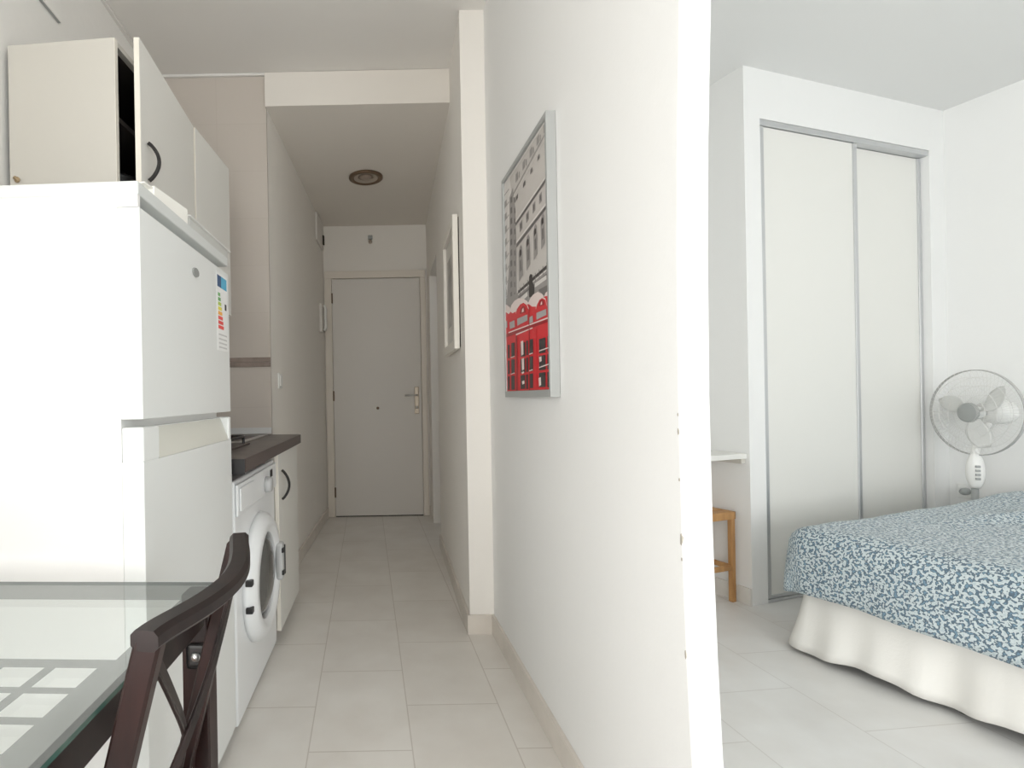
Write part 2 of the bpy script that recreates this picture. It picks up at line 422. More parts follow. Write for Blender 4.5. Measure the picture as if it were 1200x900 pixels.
# wardrobe: two sliding doors with aluminium stiles
wd = thing('sliding_wardrobe', 'built-in wardrobe with two tall white sliding doors in grey aluminium trim', 'wardrobe', (P0.x, P0.y, 0), BR)
bm = NB(); box(bm, OX0+.001, OX1-.001, .002, .098, OZ-.030, OZ-.001, .002); obj('top_track', bm, M['alu'], wd)
bm = NB(); box(bm, OX0+.001, OX1-.001, .002, .098, .001, .016, .002); obj('bottom_track', bm, M['alu'], wd)
bm = NB(); box(bm, OX0+.001, OX1-.001, .55, .6, .001, OZ-.05); box(bm, OX1-.02, OX1-.002, .1, .55, .001, OZ-.05); obj('carcass', bm, M['melamine'], wd)
for x0, x1, y in ((OX0+.004, .825, .006), (.800, OX1-.002, .038)):
    bm = NB(); box(bm, x0+.004, x1-.004, y+.006, y+.022, .022, OZ-.033); d = obj('sliding_door', bm, M['melamine'], wd)
    for a, b in ((x0, x0+.028), (x1-.026, x1)):
        bm = NB(); box(bm, a, b, y-.002, y+.028, .018, OZ-.032, .004); obj('stile', bm, M['alu'], d)
    bm = NB(); box(bm, x0+.023, x1-.027, y+.002, y+.024, .018, .035, .002); obj('bottom_rail', bm, M['alu'], d)

# wall socket low on the right wall
ws = thing('wall_socket', 'small white wall socket with plug low in the corner behind the fan', 'socket', (*bp(WR-.001, -.075), .43), BR)
bm = NB(); box(bm, -.010, 0, -.04, .04, 0, .08, .004); obj('face_plate', bm, M['plastic_white'], ws)
bm = NB(); lathe(bm, [(0, -.05), (.014, -.05), (.02, -.03), (.02, -.011), (0, -.011)], 'X', (0, 0, .04), 20); obj('plug', bm, M['fan_grey'], ws)

# alcove shelf
sh = thing('desk_shelf', 'white shelf board fixed in the alcove beside the wardrobe', 'shelf', (P0.x, P0.y, 0), BR)
bm = NB(); box(bm, -1.15, -.002, .012, .42, .725, .75, .002); obj('shelf_board', bm, M['melamine'], sh)
bm = NB(); box(bm, -.03, -.002, .02, .40, .700, .7245, .002); obj('support_batten', bm, M['melamine_side'], sh)

# stool
st = thing('wooden_stool', 'light wooden stool with slatted top under the alcove shelf', 'stool', (*bp(-.016, .065), 0), BR + R(2))
sw, sd, shh = .36, .28, .455
bm = NB()
for k in range(5): box(bm, -sw+.012, -.012, .014+k*.053, .014+k*.053+.042, shh-.016, shh, .003)
box(bm, -sw, 0, 0, .012, shh-.038, shh, .002); box(bm, -sw, 0, sd-.012, sd, shh-.038, shh, .002)
box(bm, -.012, 0, .0, sd, shh-.038, shh, .002); box(bm, -sw, -sw+.012, .0, sd, shh-.038, shh, .002)
obj('seat', bm, M['light_wood'], st)
for x in (-.026, -sw+.002):
    for y in (.002, sd-.026):
        bm = NB(); box(bm, x, x+.024, y, y+.024, 0, shh-.038, .003); obj('leg', bm, M['light_wood'], st)
for y in (.006, sd-.022):
    bm = NB(); box(bm, -sw+.026, -.026, y, y+.016, .16, .185, .003); obj('rung', bm, M['light_wood'], st)
for x in (-.022, -sw+.006):
    bm = NB(); box(bm, x, x+.016, .026, sd-.026, .16, .185, .003); obj('rung', bm, M['light_wood'], st)

# ------------------------------------------------------------------ bed
BX0, BX1, BY1, BY0 = -.27, 1.40, -.36, -2.35
bd = thing('double_bed', 'low double bed with a gathered off-white skirt in front of the wardrobe', 'bed', (P0.x, P0.y, 0), BR)
bm = NB(); box(bm, BX0+.03, BX1-.03, BY0+.03, BY1-.03, .07, .24, .01); obj('bed_base', bm, M['bedbase'], bd)
bm = NB(); box(bm, BX0+.03, BX1-.03, BY0+.03, BY1-.03, .242, .455, .05, seg=4); obj('mattress', bm, M['mattress'], bd)
for x in (BX0+.06, BX1-.1):
    for y in (BY1-.12, BY1-.50, BY0+.1):
        bm = NB(); lathe(bm, [(0, 0), (.02, 0), (.022, .02), (.02, .069), (0, .069)], 'Z', (x, y, 0), 16); obj('leg', bm, M['black'], bd)
# skirt: hanging strip round left side, far end and right side
bm = NB(); path = []
def rr(cx, cy, r, a0, a1, n=8):
    return [(cx + r*math.cos(a0 + (a1-a0)*i/n), cy + r*math.sin(a0 + (a1-a0)*i/n)) for i in range(n+1)]
pl = [(BX0, BY0)]
N1 = 90
for i in range(1, N1): pl.append((BX0, BY0 + (BY1-.06-BY0)*i/N1))
pl += rr(BX0+.06, BY1-.06, .06, PI, PI/2)
for i in range(1, 50): pl.append((BX0+.06 + (BX1-.12-BX0)*i/50, BY1))
pl += rr(BX1-.06, BY1-.06, .06, PI/2, 0)
for i in range(1, 50): pl.append((BX1, BY1-.06 - (BY1-.06-BY0)*i/50))
cen = Vector(((BX0+BX1)/2, (BY0+BY1)/2, 0)); cols = []; s = 0
for i, p in enumerate(pl):
    q = Vector((*p, 0)); a = Vector((*pl[max(i-1, 0)], 0)); b = Vector((*pl[min(i+1, len(pl)-1)], 0))
    t = (b-a).normalized(); nrm = Vector((-t.y, t.x, 0))
    s += (q-a).length
    corner = math.exp(-((q - Vector((BX0, BY1, 0))).length/.12)**2)
    wv = .55*math.sin(s*15+.6) + .45*math.sin(s*27+2) + .35*math.sin(s*49)
    hem = .032 + .012*math.sin(s*15+1.0) + .008*math.sin(s*6.3)
    col = []
    for k in range(9):
        f = k/8; z = .305 + (hem-.305)*f
        d = -.032 + f*(.048 + .022*wv) + corner*.035*f*f
        col.append(bm.verts.new(q + nrm*d + Vector((0, 0, z))))
    cols.append(col)
for a, b in zip(cols, cols[1:]):
    for k in range(8): bm.faces.new((a[k], b[k], b[k+1], a[k+1]))
sk = obj('bed_skirt', bm, M['skirt'], bd, smooth=True)
md = sk.modifiers.new('Solidify', 'SOLIDIFY'); md.thickness = .003

# bedspread: cloth with rounded corners hanging to the skirt
bm = NB(); uvl = bm.loops.layers.uv.new('UVMap')
ov = .022; ztop = .505; rad = .085; drop_z = .245
x0, x1, y0, y1 = BX0-ov, BX1+ov, BY0-ov, BY1+ov
vdrop = ztop - rad - drop_z
ext = rad*PI/2 + vdrop
def fold(d):   # d: distance along cloth beyond the flat part -> (outward, down)
    if d <= 0: return 0, 0
    if d < rad*PI/2: a = d/rad; return rad*math.sin(a), rad*(1-math.cos(a))
    return rad + .010*math.sin((d-rad*PI/2)/vdrop*PI*.5), rad + (d - rad*PI/2)
def axis(lo, hi, n): 
    a = [lo+rad-ext*(1-i/14) for i in range(14)]
    b = [lo+rad+(hi-lo-2*rad)*i/n for i in range(n+1)]
    c = [hi-rad+ext*(i+1)/14 for i in range(14)]
    return a+b+c
ax = axis(x0, x1, 46); ay = axis(y0, y1, 60); grid = []
from mathutils import noise as mnoise
for yy in ay:
    row = []
    for xx in ax:
        dx = (x0+rad-xx) if xx < x0+rad else (xx-(x1-rad)); dy = (y0+rad-yy) if yy < y0+rad else (yy-(y1-rad))
        ox, dzx = fold(dx); oy, dzy = fold(dy)
        px = (x0+rad-ox) if xx < x0+rad else ((x1-rad+ox) if xx > x1-rad else xx)
        py = (y0+rad-oy) if yy < y0+rad else ((y1-rad+oy) if yy > y1-rad else yy)
        if dx > 0 and dy > 0:    # rounded corner in plan
            cx = x0+rad if xx < x0+rad else x1-rad; cy = y0+rad if yy < y0+rad else y1-rad
            dd = max(dx, dy); o_, dz_ = fold(dd); l = math.hypot(dx, dy)
            px = cx + (xx-cx)/l*o_; py = cy + (yy-cy)/l*o_; dz_ = dz_
        else: dz_ = max(dzx, dzy)
        z = ztop - dz_
        flat = max(0, 1 - dz_/rad)
        z += flat*(.014*mnoise.noise(Vector((xx*2.3, yy*2.3, 1))) + .006*mnoise.noise(Vector((xx*7, yy*7, 4))))
        # long crease running across the cover, and swelling towards its far right side
        c1 = (yy - y1) + .30 + .22*(xx-.55)
        z += flat*(.022*math.exp(-(c1/.05)**2) - .015*math.exp(-((c1+.075)/.04)**2))*max(0, min(1, (xx-.25)/.3))
        z += flat*.035*max(0, min(1, (xx-.2)/1.0))
        # gentle swell of the hanging side, uneven hem
        hang = max(0, min(1, (dz_-rad)/vdrop))
        w = .010*math.sin(yy*9+xx*7) + .006*math.sin(yy*21+1+xx*17)
        if dx > 0 and dx >= dy: px += (-1 if xx < x0+rad else 1)*hang*w
        if dy > 0 and dy > dx: py += (-1 if yy < y0+rad else 1)*hang*w
        z += hang*.010*math.sin(yy*5.0+xx*4+.5)
        row.append((bm.verts.new((px, py, z)), (xx, yy)))
    grid.append(row)
for i in range(len(ay)-1):
    for j in range(len(ax)-1):
        q = (grid[i][j], grid[i][j+1], grid[i+1][j+1], grid[i+1][j])
        f = bm.faces.new([v for v, _ in q]); f.smooth = True
        for l, (_, uvc) in zip(f.loops, q): l[uvl].uv = uvc
bs = obj('bedspread', bm, M['leopard'], smooth=True, loc=(P0.x, P0.y, 0), rotz=BR)
md = bs.modifiers.new('Solidify', 'SOLIDIFY'); md.thickness = .006; md.offset = 1
tag(bs, 'blue and grey leopard print bedspread spread over the low double bed', 'bedspread')

# ------------------------------------------------------------------ pedestal fan
fx, fy = bp(1.366, -.25)
fan = thing('pedestal_fan', 'white pedestal fan with round wire grille behind the bed', 'fan', (fx, fy, 0), -R(92))
bm = NB(); lathe(bm, [(0, 0), (.115, 0), (.12, .012), (.112, .025), (.06, .045), (.03, .07), (0, .07)], 'Z', (0, -.08, 0), n=48); obj('base', bm, M['fan_white'], fan, smooth=False)
bm = NB(); lathe(bm, [(0, .07), (.014, .07), (.014, .66), (0, .66)], 'Z', (0, -.08, 0), n=20); obj('pole', bm, M['fan_grey'], fan)
cb = NB(); prof = []
for k in range(17):
    t = k/16; z = .53 + .185*t; w = .036*max(.02, math.sin(PI*min(1, max(0, (t*.92+.06)))))**.45
    prof.append((w, z))
rings = []
for w, z in prof: rings.append([cb.verts.new((w*math.cos(2*PI*i/24), .8*w*math.sin(2*PI*i/24)-.01, z)) for i in range(24)])
for a, b in zip(rings, rings[1:]):
    for i in range(24): cb.faces.new((a[i], a[(i+1) % 24], b[(i+1) % 24], b[i]))
cb.faces.new(rings[0][::-1]); cb.faces.new(rings[-1])
ctl = obj('control_box', cb, M['fan_white'], fan, smooth=True); ctl.rotation_euler = (0, 0, R(58)); ctl.location = (0, -.08, 0)
for k in range(4):
    bm = NB(); box(bm, -.008, .010, -.047, -.036, .640-k*.021, .652-k*.021, .002); obj('button', bm, M['fan_grey'], ctl)
hz = .925
bm = NB(); lathe(bm, [(0, .14), (.035, .14), (.062, .11), (.065, .03), (.05, .0), (0, 0)], 'Y', (0, -.03, hz), 32); tube(bm, [(0, .0, hz-.04), (0, -.05, hz-.12), (0, -.08, hz-.23)], .018, 14, up=Vector((0, 1, 0)))
obj('motor_housing', bm, M['fan_white'], fan)
GR = .222
def grille(y, dome):
    bm = NB()
    for k in range(64):
        a = 2*PI*k/64; pth = []
        for j in range(7):
            t = j/6; r = .05 + (GR-.05)*t; pth.append((r*math.cos(a), y + dome*(1-t**3), hz + r*math.sin(a)))
        tube(bm, pth, .0007, 5, up=Vector((0, 1, 0)))
    for rr_ in (.09, .14, .185):
        t = (rr_-.05)/(GR-.05)
        tube(bm, [(rr_*math.cos(2*PI*i/48), y + dome*(1-t**3), hz + rr_*math.sin(2*PI*i/48)) for i in range(48)], .0012, 5, up=Vector((0, 1, 0)), closed=True)
    return bm
obj('front_grille', grille(-.085, -.035), M['fan_wire'], fan); obj('rear_grille', grille(-.065, .03), M['fan_wire'], fan)
bm = NB(); ring = [(GR*math.cos(2*PI*i/72), -.075, hz + GR*math.sin(2*PI*i/72)) for i in range(72)]
sweep(bm, ring, rect(.005, .014, .0015), Vector((0, 1, 0)), closed=True); obj('rim_band', bm, M['fan_ring'], fan, smooth=True)
bm = NB(); lathe(bm, [(0, -.118), (.042, -.117), (.050, -.112), (.052, -.104), (0, -.104)], 'Y', (0, 0, hz), 40); obj('centre_badge', bm, M['fan_grey'], fan)
bm = NB(); lathe(bm, [(0, -.105), (.03, -.10), (.034, -.06), (.02, -.032), (0, -.032)], 'Y', (0, 0, hz), 28); hub = obj('blade_hub', bm, M['fan_blade'], fan)
for k in range(3):
    bm = NB(); a0 = 2*PI*k/3 + .5; g = []
    for j in range(9):
        t = j/8; r = .03 + .155*t; w = .62*math.sin(PI*(.12+.8*t)**.8)
        row = []
        for i in range(9):
            s_ = i/8-.5; a = a0 + s_*w*1.5 + .25*t
            row.append(bm.verts.new((r*math.cos(a), -.072 + .030*s_*(1-.3*t), hz + r*math.sin(a))))
        g.append(row)
    for A, B in zip(g, g[1:]):
        for i in range(8): bm.faces.new((A[i], A[i+1], B[i+1], B[i]))
    o = obj('blade', bm, M['fan_blade'], hub, smooth=True); md = o.modifiers.new('Solidify', 'SOLIDIFY'); md.thickness = .002

# ------------------------------------------------------------------ hall end door
dr = thing('door_1', 'plain white entrance door at the end of the corridor', 'door', (0, 4.74, 0)); dr['kind'] = 'structure'
DX0, DX1, DZ = -.294, .486, 2.12
bm = NB()
for a, b in ((DX0-.066, DX0-.004), (DX1+.004, DX1+.052)): box(bm, a, b, -.030, -.001, 0, DZ+.07, .004)
box(bm, DX0-.066, DX1+.052, -.032, -.001, DZ+.006, DZ+.07, .004)
obj('door_frame', bm, M['frame_cream'], dr)
bm = NB(); box(bm, DX0, DX1, -.020, -.002, .008, DZ, .002); lf = obj('door_leaf', bm, M['door_white'], dr)
bm = NB(); box(bm, DX0, DX1, -.019, -.003, .0005, .007); obj('painted_gap_shade', bm, M['slot'], dr)  # solid dark strip, stands in for the shade under the leaf
for z in (.22, 1.08, 1.95):
    bm = NB(); tube(bm, [(DX0-.002, -.026, z-.045), (DX0-.002, -.026, z+.045)], .007, 10, up=Vector((0, 1, 0))); obj('hinge', bm, M['bronze'], dr)
bm = NB(); box(bm, DX1-.062, DX1-.022, -.026, -.0205, .91, 1.15, .005, seg=3); hp = obj('handle_plate', bm, M['door_metal'], lf)
bm = NB(); tube(bm, [(DX1-.042, -.026, 1.075), (DX1-.042, -.065, 1.075), (DX1-.06, -.07, 1.075), (DX1-.15, -.07, 1.072)], .008, 10); obj('lever', bm, M['steel'], hp, smooth=True)
bm = NB(); lathe(bm, [(0, -.034), (.012, -.034), (.014, -.026), (0, -.026)], 'Y', (DX1-.042, 0, .965), 16); obj('lock_cylinder', bm, M['steel'], hp)
bm = NB(); lathe(bm, [(0, -.027), (.008, -.027), (.013, -.0205), (0, -.0205)], 'Y', (.095, 0, .965), 20); obj('peephole', bm, M['bronze'], lf)

# ------------------------------------------------------------------ small hall fittings
lp = thing('ceiling_lamp', 'round bronze recessed ceiling lamp in the corridor ceiling', 'lamp', (.02, 3.69, ZH))
bm = NB(); lathe(bm, [(.075, -.001), (.118, -.001), (.118, -.012), (.105, -.018), (.085, -.012), (.075, -.001)], 'Z', n=48); obj('ring', bm, M['bronze'], lp)
bm = NB(); lathe(bm, [(.083, -.012), (.06, -.004), (.045, -.0015), (.084, -.0012), (.083, -.012)], 'Z', n=48); obj('reflector', bm, M['lamp_inner'], lp)
bm = NB(); lathe(bm, [(0, -.016), (.03, -.014), (.044, -.006), (.044, -.0015), (0, -.0015)], 'Z', n=32); obj('bulb', bm, M['lamp_bulb'], lp)

sn = thing('wall_sensor', 'tiny dark two-part sensor high on the wall above the entrance door', 'sensor', (.055, 4.739, 2.46))
bm = NB(); box(bm, -.02, .02, -.03, 0, .012, .048, .006); obj('housing', bm, M['fan_grey'], sn)
bm = NB(); lathe(bm, [(0, -.035), (.015, -.03), (.018, -.012), (.014, 0), (0, 0)], 'Y', (0, 0, -.008), 18); obj('lens', bm, M['lamp_inner'], sn)

ang = -math.atan(.0686)
fb = thing('fuse_box', 'flush white fuse box cover at ceiling height on the left corridor wall', 'fuse box', (hl(4.45), 4.45, 2.36), ang)
bm = NB(); box(bm, .001, .018, -.13, .20, 0, .225, .004); obj('cover', bm, M['door_white'], fb)
bm = NB(); box(bm, .0185, .030, .15, .185, .04, .12, .002); obj('black_switch', bm, M['slot'], fb)
ic = thing('intercom', 'white intercom handset on the corridor wall left of the entrance door', 'intercom', (hl(4.48), 4.48, 1.62), ang)
bm = NB(); box(bm, .001, .028, -.045, .045, 0, .24, .008, seg=3); obj('base', bm, M['door_white'], ic)
bm = NB(); sweep(bm, [(.04, 0, .015), (.052, 0, .04), (.05, 0, .12), (.052, 0, .20), (.04, 0, .228)], rect(.042, .022, .006), Vector((1, 0, 0))); obj('handset', bm, M['plastic_white'], ic, smooth=False)
lsw = thing('light_switch', 'white light switch on the corridor wall past the worktop', 'switch', (hl(2.97), 2.97, 1.12), ang)
bm = NB(); box(bm, .001, .010, -.04, .04, 0, .085, .003); obj('face_plate', bm, M['plastic_white'], lsw)
bm = NB(); box(bm, .0102, .016, -.027, .027, .014, .071, .003); obj('rocker', bm, M['plastic_white'], lsw)

# pale framed picture on the right corridor wall
PW, PH = .49, .635
wang = -math.atan(.0475)
p2 = thing('framed_picture', 'white framed pale grey picture on the shadowed corridor wall', 'picture', (hr(2.49), 2.49, 1.283), wang)
bm = NB(); fw = .045
for a in ((0, fw, 0, PH), (PW-fw, PW, 0, PH), (fw, PW-fw, 0, fw), (fw, PW-fw, PH-fw, PH)): box(bm, -.032, -.006, a[0], a[1], a[2], a[3], .003)
obj('frame', bm, M['white_frame'], p2)
bm = NB(); box(bm, -.016, -.006, fw, PW-fw, fw, PH-fw); obj('mount', bm, M['mat_board'], p2)
bm = NB(); box(bm, -.0175, -.0163, .12, PW-.12, .14, PH-.14); obj('print', bm, M['pic_grey'], p2)
bm = NB(); box(bm, -.006, -.001, .01, PW-.01, .01, PH-.01); obj('backing', bm, M['interior'], p2)

# ------------------------------------------------------------------ big picture on the partition
XF, YN, YF, ZT0, ZT1 = .521, 1.50, 1.995, 1.052, 1.866
p1 = thing('framed_picture', 'tall silver framed city print with red telephone boxes on the white partition', 'picture', (.55, YN, ZT0))
H = ZT1-ZT0; Wd = YF-YN; dep = .55-XF
bm = NB(); t = .014
for a in ((0, t, 0, H), (Wd-t, Wd, 0, H), (t, Wd-t, 0, .022), (t, Wd-t, H-t, H)): box(bm, -dep, -.001, a[0], a[1], a[2], a[3], .0012)
obj('frame', bm, M['silver'], p1)
bm = NB(); box(bm, -.02, -.002, t+.001, Wd-t-.001, .023, H-t-.001); obj('backing', bm, M['interior'], p1)
# print: flat, colours in separate faces (image px -> plane of the print)
F_ = 620.0
def pr(px, py):
    u = (px-430) - .018*(py-466); v = (py-466) + .018*(px-430)
    D = (XF+.006)*F_/u; return (D-YN, 1.06 - v*D/F_ - ZT0)
def c3(x, y): return pr(585+x/5, 120+y/5)
def c4(x, y): return pr(585+x/5.14, 300+y/5.14)
PM = ['paper', 'grey', 'dgrey', 'black', 'red', 'dred', 'pink', 'sign', 'lgrey']
PC = [(.60, .57, .54), (.33, .31, .30), (.17, .16, .155), (.04, .035, .035), (.68, .022, .032), (.36, .012, .018), (.82, .70, .67), (.40, .39, .39), (.72, .69, .66)]
pm = [mat('print_' + n, c, .35, spec=.4) for n, c in zip(PM, PC)]
bm = NB(); lay = [0]
ylo, yhi, zlo, zhi = t+.001, Wd-t-.001, .0225, H-t-.001
def poly(pts, mi, lv):
    q = [(min(yhi, max(ylo, a)), min(zhi, max(zlo, b))) for a, b in pts]
    lay[0] += 1
    x = -.0215 - lv*.0003 - lay[0]*.000004
    try: f = bm.faces.new([bm.verts.new((x, a, b)) for a, b in q]); f.material_index = mi
    except Exception: pass
def line(p, q, w, mi, lv):
    (a, b), (c, d) = p, q
    poly([(a, b-w/2), (c, d-w/2), (c, d+w/2), (a, b+w/2)], mi, lv)
poly([(ylo, zlo), (yhi, zlo), (yhi, zhi), (ylo, zhi)], 0, 0)
# facade: cornices, windows, tower at left
poly([c3(20, 480), c3(60, 420), c3(100, 900), c4(110, 260), c4(30, 260), c3(20, 900)], 8, 1)
poly([c3(58, 560), c3(78, 500), c3(92, 620), c3(100, 900), c4(105, 250), c4(45, 260), c3(60, 900)], 1, 2)
for k in range(12):
    y = 560+k*62
    poly([c3(64, y), c3(74, y-12), c3(76, y+22), c3(66, y+34)], 2, 3)
    poly([c3(86, y), c3(92, y-8), c3(94, y+24), c3(88, y+30)], 2, 3)
for k in range(9):
    y = 560+k*75; line(c3(20, y), c3(56, y-52), .004, 1, 3); poly([c3(30, y+24), c3(42, y+8), c3(43, y+40), c3(31, y+56)], 1, 3)
line(c3(82, 535), c3(278, 165), .006, 1, 2); line(c3(82, 555), c3(278, 190), .004, 8, 2)
line(c3(60, 440), c3(275, 100), .006, 8, 2)
for k in range(5):
    x, y = 95+k*41, 415-k*72
    poly([c3(x, y+10), c3(x+14, y-14), c3(x+14, y+34), c3(x, y+58)], 1, 3); poly([c3(x+19, y-5), c3(x+24, y-14), c3(x+24, y+22), c3(x+19, y+30)], 1, 3)
for k in range(5):
    x, y = 97+k*42, 553-k*78
    poly([c3(x, y), c3(x+12, y-20), c3(x+12, y+6), c3(x, y+26)], 2, 3)
line(c3(95, 715), c3(280, 440), .012, 2, 3); line(c3(95, 700), c3(280, 425), .006, 8, 3)
line(c3(100, 840), c3(288, 592), .014, 2, 3); line(c3(100, 822), c3(288, 576), .007, 8, 3)
for k in range(5):
    x, y = 118+k*38, 690-k*55
    poly([c3(x, y+20), c3(x+16, y-4), c3(x+17, y+50), c3(x+1, y+74)], 1, 3)
    poly([c3(x+4, y+26), c3(x+12, y+14), c3(x+13, y+42), c3(x+5, y+54)], 2, 4)
for k in range(5):
    x, y = 112+k*43, 870-k*62
    top = [c3(x, y+20), c3(x+7, y-22), c3(x+15, y-36), c3(x+22, y-20)]
    poly(top + [c3(x+26, y+140), c3(x+4, y+180)], 1, 3); poly([c3(x+6, y+5), c3(x+11, y-10), c3(x+17, y-5), c3(x+18, y+20), c3(x+7, y+40)], 3, 4)
    poly([c3(x+8, y+60), c3(x+17, y+48), c3(x+20, y+110), c3(x+10, y+125)], 2, 4)
# street level
poly([c4(30, 270), c4(120, 215), c4(300, 55), c4(308, 240), c4(260, 260), c4(120, 290), c4(40, 310)], 1, 5)
line(c4(115, 218), c4(305, 50), .010, 3, 6); line(c4(115, 252), c4(305, 98), .006, 2, 6); line(c4(115, 232), c4(305, 70), .004, 8, 6)
for k in range(8):
    x = 125+k*23; y = 212-k*20.5; line(c4(x, y), c4(x+3, y-2), .028, 2, 6)
poly([c4(215, 165), c4(285, 115), c4(286, 140), c4(216, 190)], 8, 6)
poly([c4(120, 260), c4(170, 215), c4(172, 240), c4(125, 285)], 8, 6)
poly([c4(182, 125), c4(190, 108), c4(200, 112), c4(204, 160), c4(214, 190), c4(212, 240), c4(182, 250), c4(180, 190)], 3, 7)
poly([c4(235, 205), c4(300, 170), c4(305, 215), c4(275, 240)], 2, 6); poly([c4(30, 265), c4(80, 255), c4(75, 290), c4(32, 300)], 1, 6)
# telephone boxes
def arch(pts, mi, lv): poly([c4(*p) for p in pts], mi, lv)
arch([(38, 330), (72, 322), (100, 322), (180, 285), (225, 290), (280, 240), (310, 240), (315, 822), (48, 822)], 4, 8)
arch([(36, 296), (52, 296), (66, 310), (74, 332), (60, 350), (38, 340)], 6, 9)
arch([(66, 330), (76, 295), (95, 270), (120, 254), (150, 258), (172, 272), (181, 292), (170, 290), (150, 275), (128, 285), (112, 305), (102, 335), (82, 345)], 6, 9)
arch([(176, 285), (190, 255), (208, 232), (235, 216), (260, 226), (272, 244), (262, 248), (246, 258), (232, 280), (225, 305), (200, 305)], 6, 9)
arch([(272, 245), (282, 222), (300, 206), (310, 204), (310, 236), (292, 240)], 6, 9)
arch([(104, 370), (112, 318), (130, 290), (150, 279), (170, 292), (180, 318), (183, 350)], 4, 10)
arch([(224, 335), (232, 292), (246, 262), (262, 250), (284, 262), (292, 300), (293, 318)], 4, 10)
arch([(132, 345), (136, 318), (148, 304), (156, 312), (158, 338)], 5, 11); arch([(246, 300), (250, 276), (260, 264), (270, 272), (273, 292)], 5, 11)
arch([(140, 340), (142, 322), (150, 312), (152, 334)], 6, 12); arch([(254, 296), (256, 280), (262, 272), (264, 290)], 6, 12)
for p, q in (((112, 378), (174, 352)), ((228, 343), (288, 318))):
    arch([p, q, (q[0]+1, q[1]+36), (p[0]+1, p[1]+42)], 7, 11)
arch([(66, 400), (96, 386), (98, 428), (68, 440)], 7, 11); arch([(182, 372), (206, 358), (208, 398), (184, 410)], 7, 11); arch([(296, 335), (310, 328), (311, 366), (297, 372)], 7, 11); arch([(40, 395), (52, 388), (53, 430), (42, 436)], 7, 11)
arch([(46, 470), (308, 375), (309, 392), (47, 490)], 5, 11); line(c4(60, 462), c4(300, 372), .004, 6, 12); arch([(105, 470), (205, 430), (206, 436), (106, 478)], 6, 12)
for A in ([(104, 345), (112, 312), (130, 288), (150, 277), (170, 290), (182, 318)], [(225, 318), (233, 288), (247, 260), (263, 248), (284, 260), (293, 300)]):
    for p, q in zip(A, A[1:]): line(c4(*p), c4(*q), .005, 6, 12)
arch([(128, 350), (132, 318), (148, 298), (160, 308), (164, 340)], 5, 11); arch([(243, 304), (248, 274), (261, 260), (273, 268), (277, 294)], 5, 11)
arch([(182, 300), (186, 300), (191, 822), (186, 822)], 5, 12)
def panel(xa, xb, ya, yb, n=3):
    for k in range(n):
        f0, f1 = k/n+.02, (k+1)/n-.03
        z0_, z1_ = ya+(yb-ya)*f0, ya+(yb-ya)*f1
        sl = -(xb-xa)*.28*(1-.8*(k/n))
        arch([(xa, z0_), (xb, z0_+sl), (xb+1, z1_+sl*.6), (xa+1, z1_)], 3, 11)
panel(55, 66, 530, 815); panel(76, 97, 520, 815); panel(132, 160, 520, 810); panel(166, 178, 505, 810); panel(186, 208, 498, 806); panel(244, 283, 495, 800); panel(294, 309, 478, 800)
for xa, ya, yb in ((136, 515, 600), (140, 620, 690), (142, 755, 775), (246, 610, 640), (243, 735, 785), (140, 700, 712)):
    arch([(xa, ya), (xa+14, ya-6), (xa+16, yb-8), (xa+3, yb)], 6, 13)
for y in (612, 712): line(c4(74, y), c4(98, y-8), .003, 6, 13); line(c4(186, y-20), c4(208, y-28), .003, 6, 13); line(c4(246, y-40), c4(308, y-62), .003, 6, 13)
arch([(104, 480), (112, 478), (116, 822), (106, 822)], 5, 12); arch([(218, 440), (228, 436), (232, 820), (222, 822)], 4, 12)
obj('print', bm, pm, p1, solid=False)

# ------------------------------------------------------------------ kitchen: wall cabinets
KU = -R(5)
def handle_bow(bm, x, y, z0, z1, bow=.032, r=.0055):
    n = 14
    sweep(bm, [(x + .004 + bow*math.sin(PI*i/n)**.8, y, z0+(z1-z0)*i/n) for i in range(n+1)], rect(.011, .009, .002), Vector((0, 1, 0)))
def wall_cabinet(label, loc, w, z1, h, ajar, handle_near, dep=.342):
    t = .016
    r = thing('wall_cabinet', label, 'cabinet', loc, KU, 'white wall cabinets over the fridge')
    bm = NB()
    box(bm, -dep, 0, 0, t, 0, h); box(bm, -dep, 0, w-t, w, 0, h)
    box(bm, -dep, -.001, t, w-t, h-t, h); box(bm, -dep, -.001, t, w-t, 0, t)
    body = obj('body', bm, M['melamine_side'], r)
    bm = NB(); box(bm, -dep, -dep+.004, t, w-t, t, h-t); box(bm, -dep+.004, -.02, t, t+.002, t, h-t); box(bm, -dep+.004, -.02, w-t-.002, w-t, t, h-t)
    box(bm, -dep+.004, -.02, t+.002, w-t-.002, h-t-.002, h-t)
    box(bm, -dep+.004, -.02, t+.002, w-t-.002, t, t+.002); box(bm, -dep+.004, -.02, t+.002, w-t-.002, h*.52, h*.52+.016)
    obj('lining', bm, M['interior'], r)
    bm = NB(); box(bm, 0, .0015, 0, t, 0, h); obj('edge_band', bm, M['melamine_edge'], r)
    # door pivots on its far edge
    bm = NB(); box(bm, .003, .020, -w+.004, -.001, 0, h, .0012)
    for v in bm.verts: v.co.z += .0005
    d = obj('door', bm, M['melamine'], r, loc=(.0005, w-.001, 0)); d.rotation_euler = (0, 0, ajar)
    bm = NB(); box(bm, .0035, .0195, -w+.0015, -w+.0036, .002, h-.002); obj('edge_band', bm, M['melamine_edge'], d)
    bm = NB()
    if handle_near: handle_bow(bm, .0205, -w+.05, .055, .172)
    else: handle_bow(bm, .0205, -.05, .055, .185)
    obj('handle', bm, M['iron'], d)
    return r
ca = wall_cabinet('nearer wall cabinet over the fridge, door ajar on a dark inside', (-.743, 1.595, 1.69), .53, 0, .47, R(6.0), True)
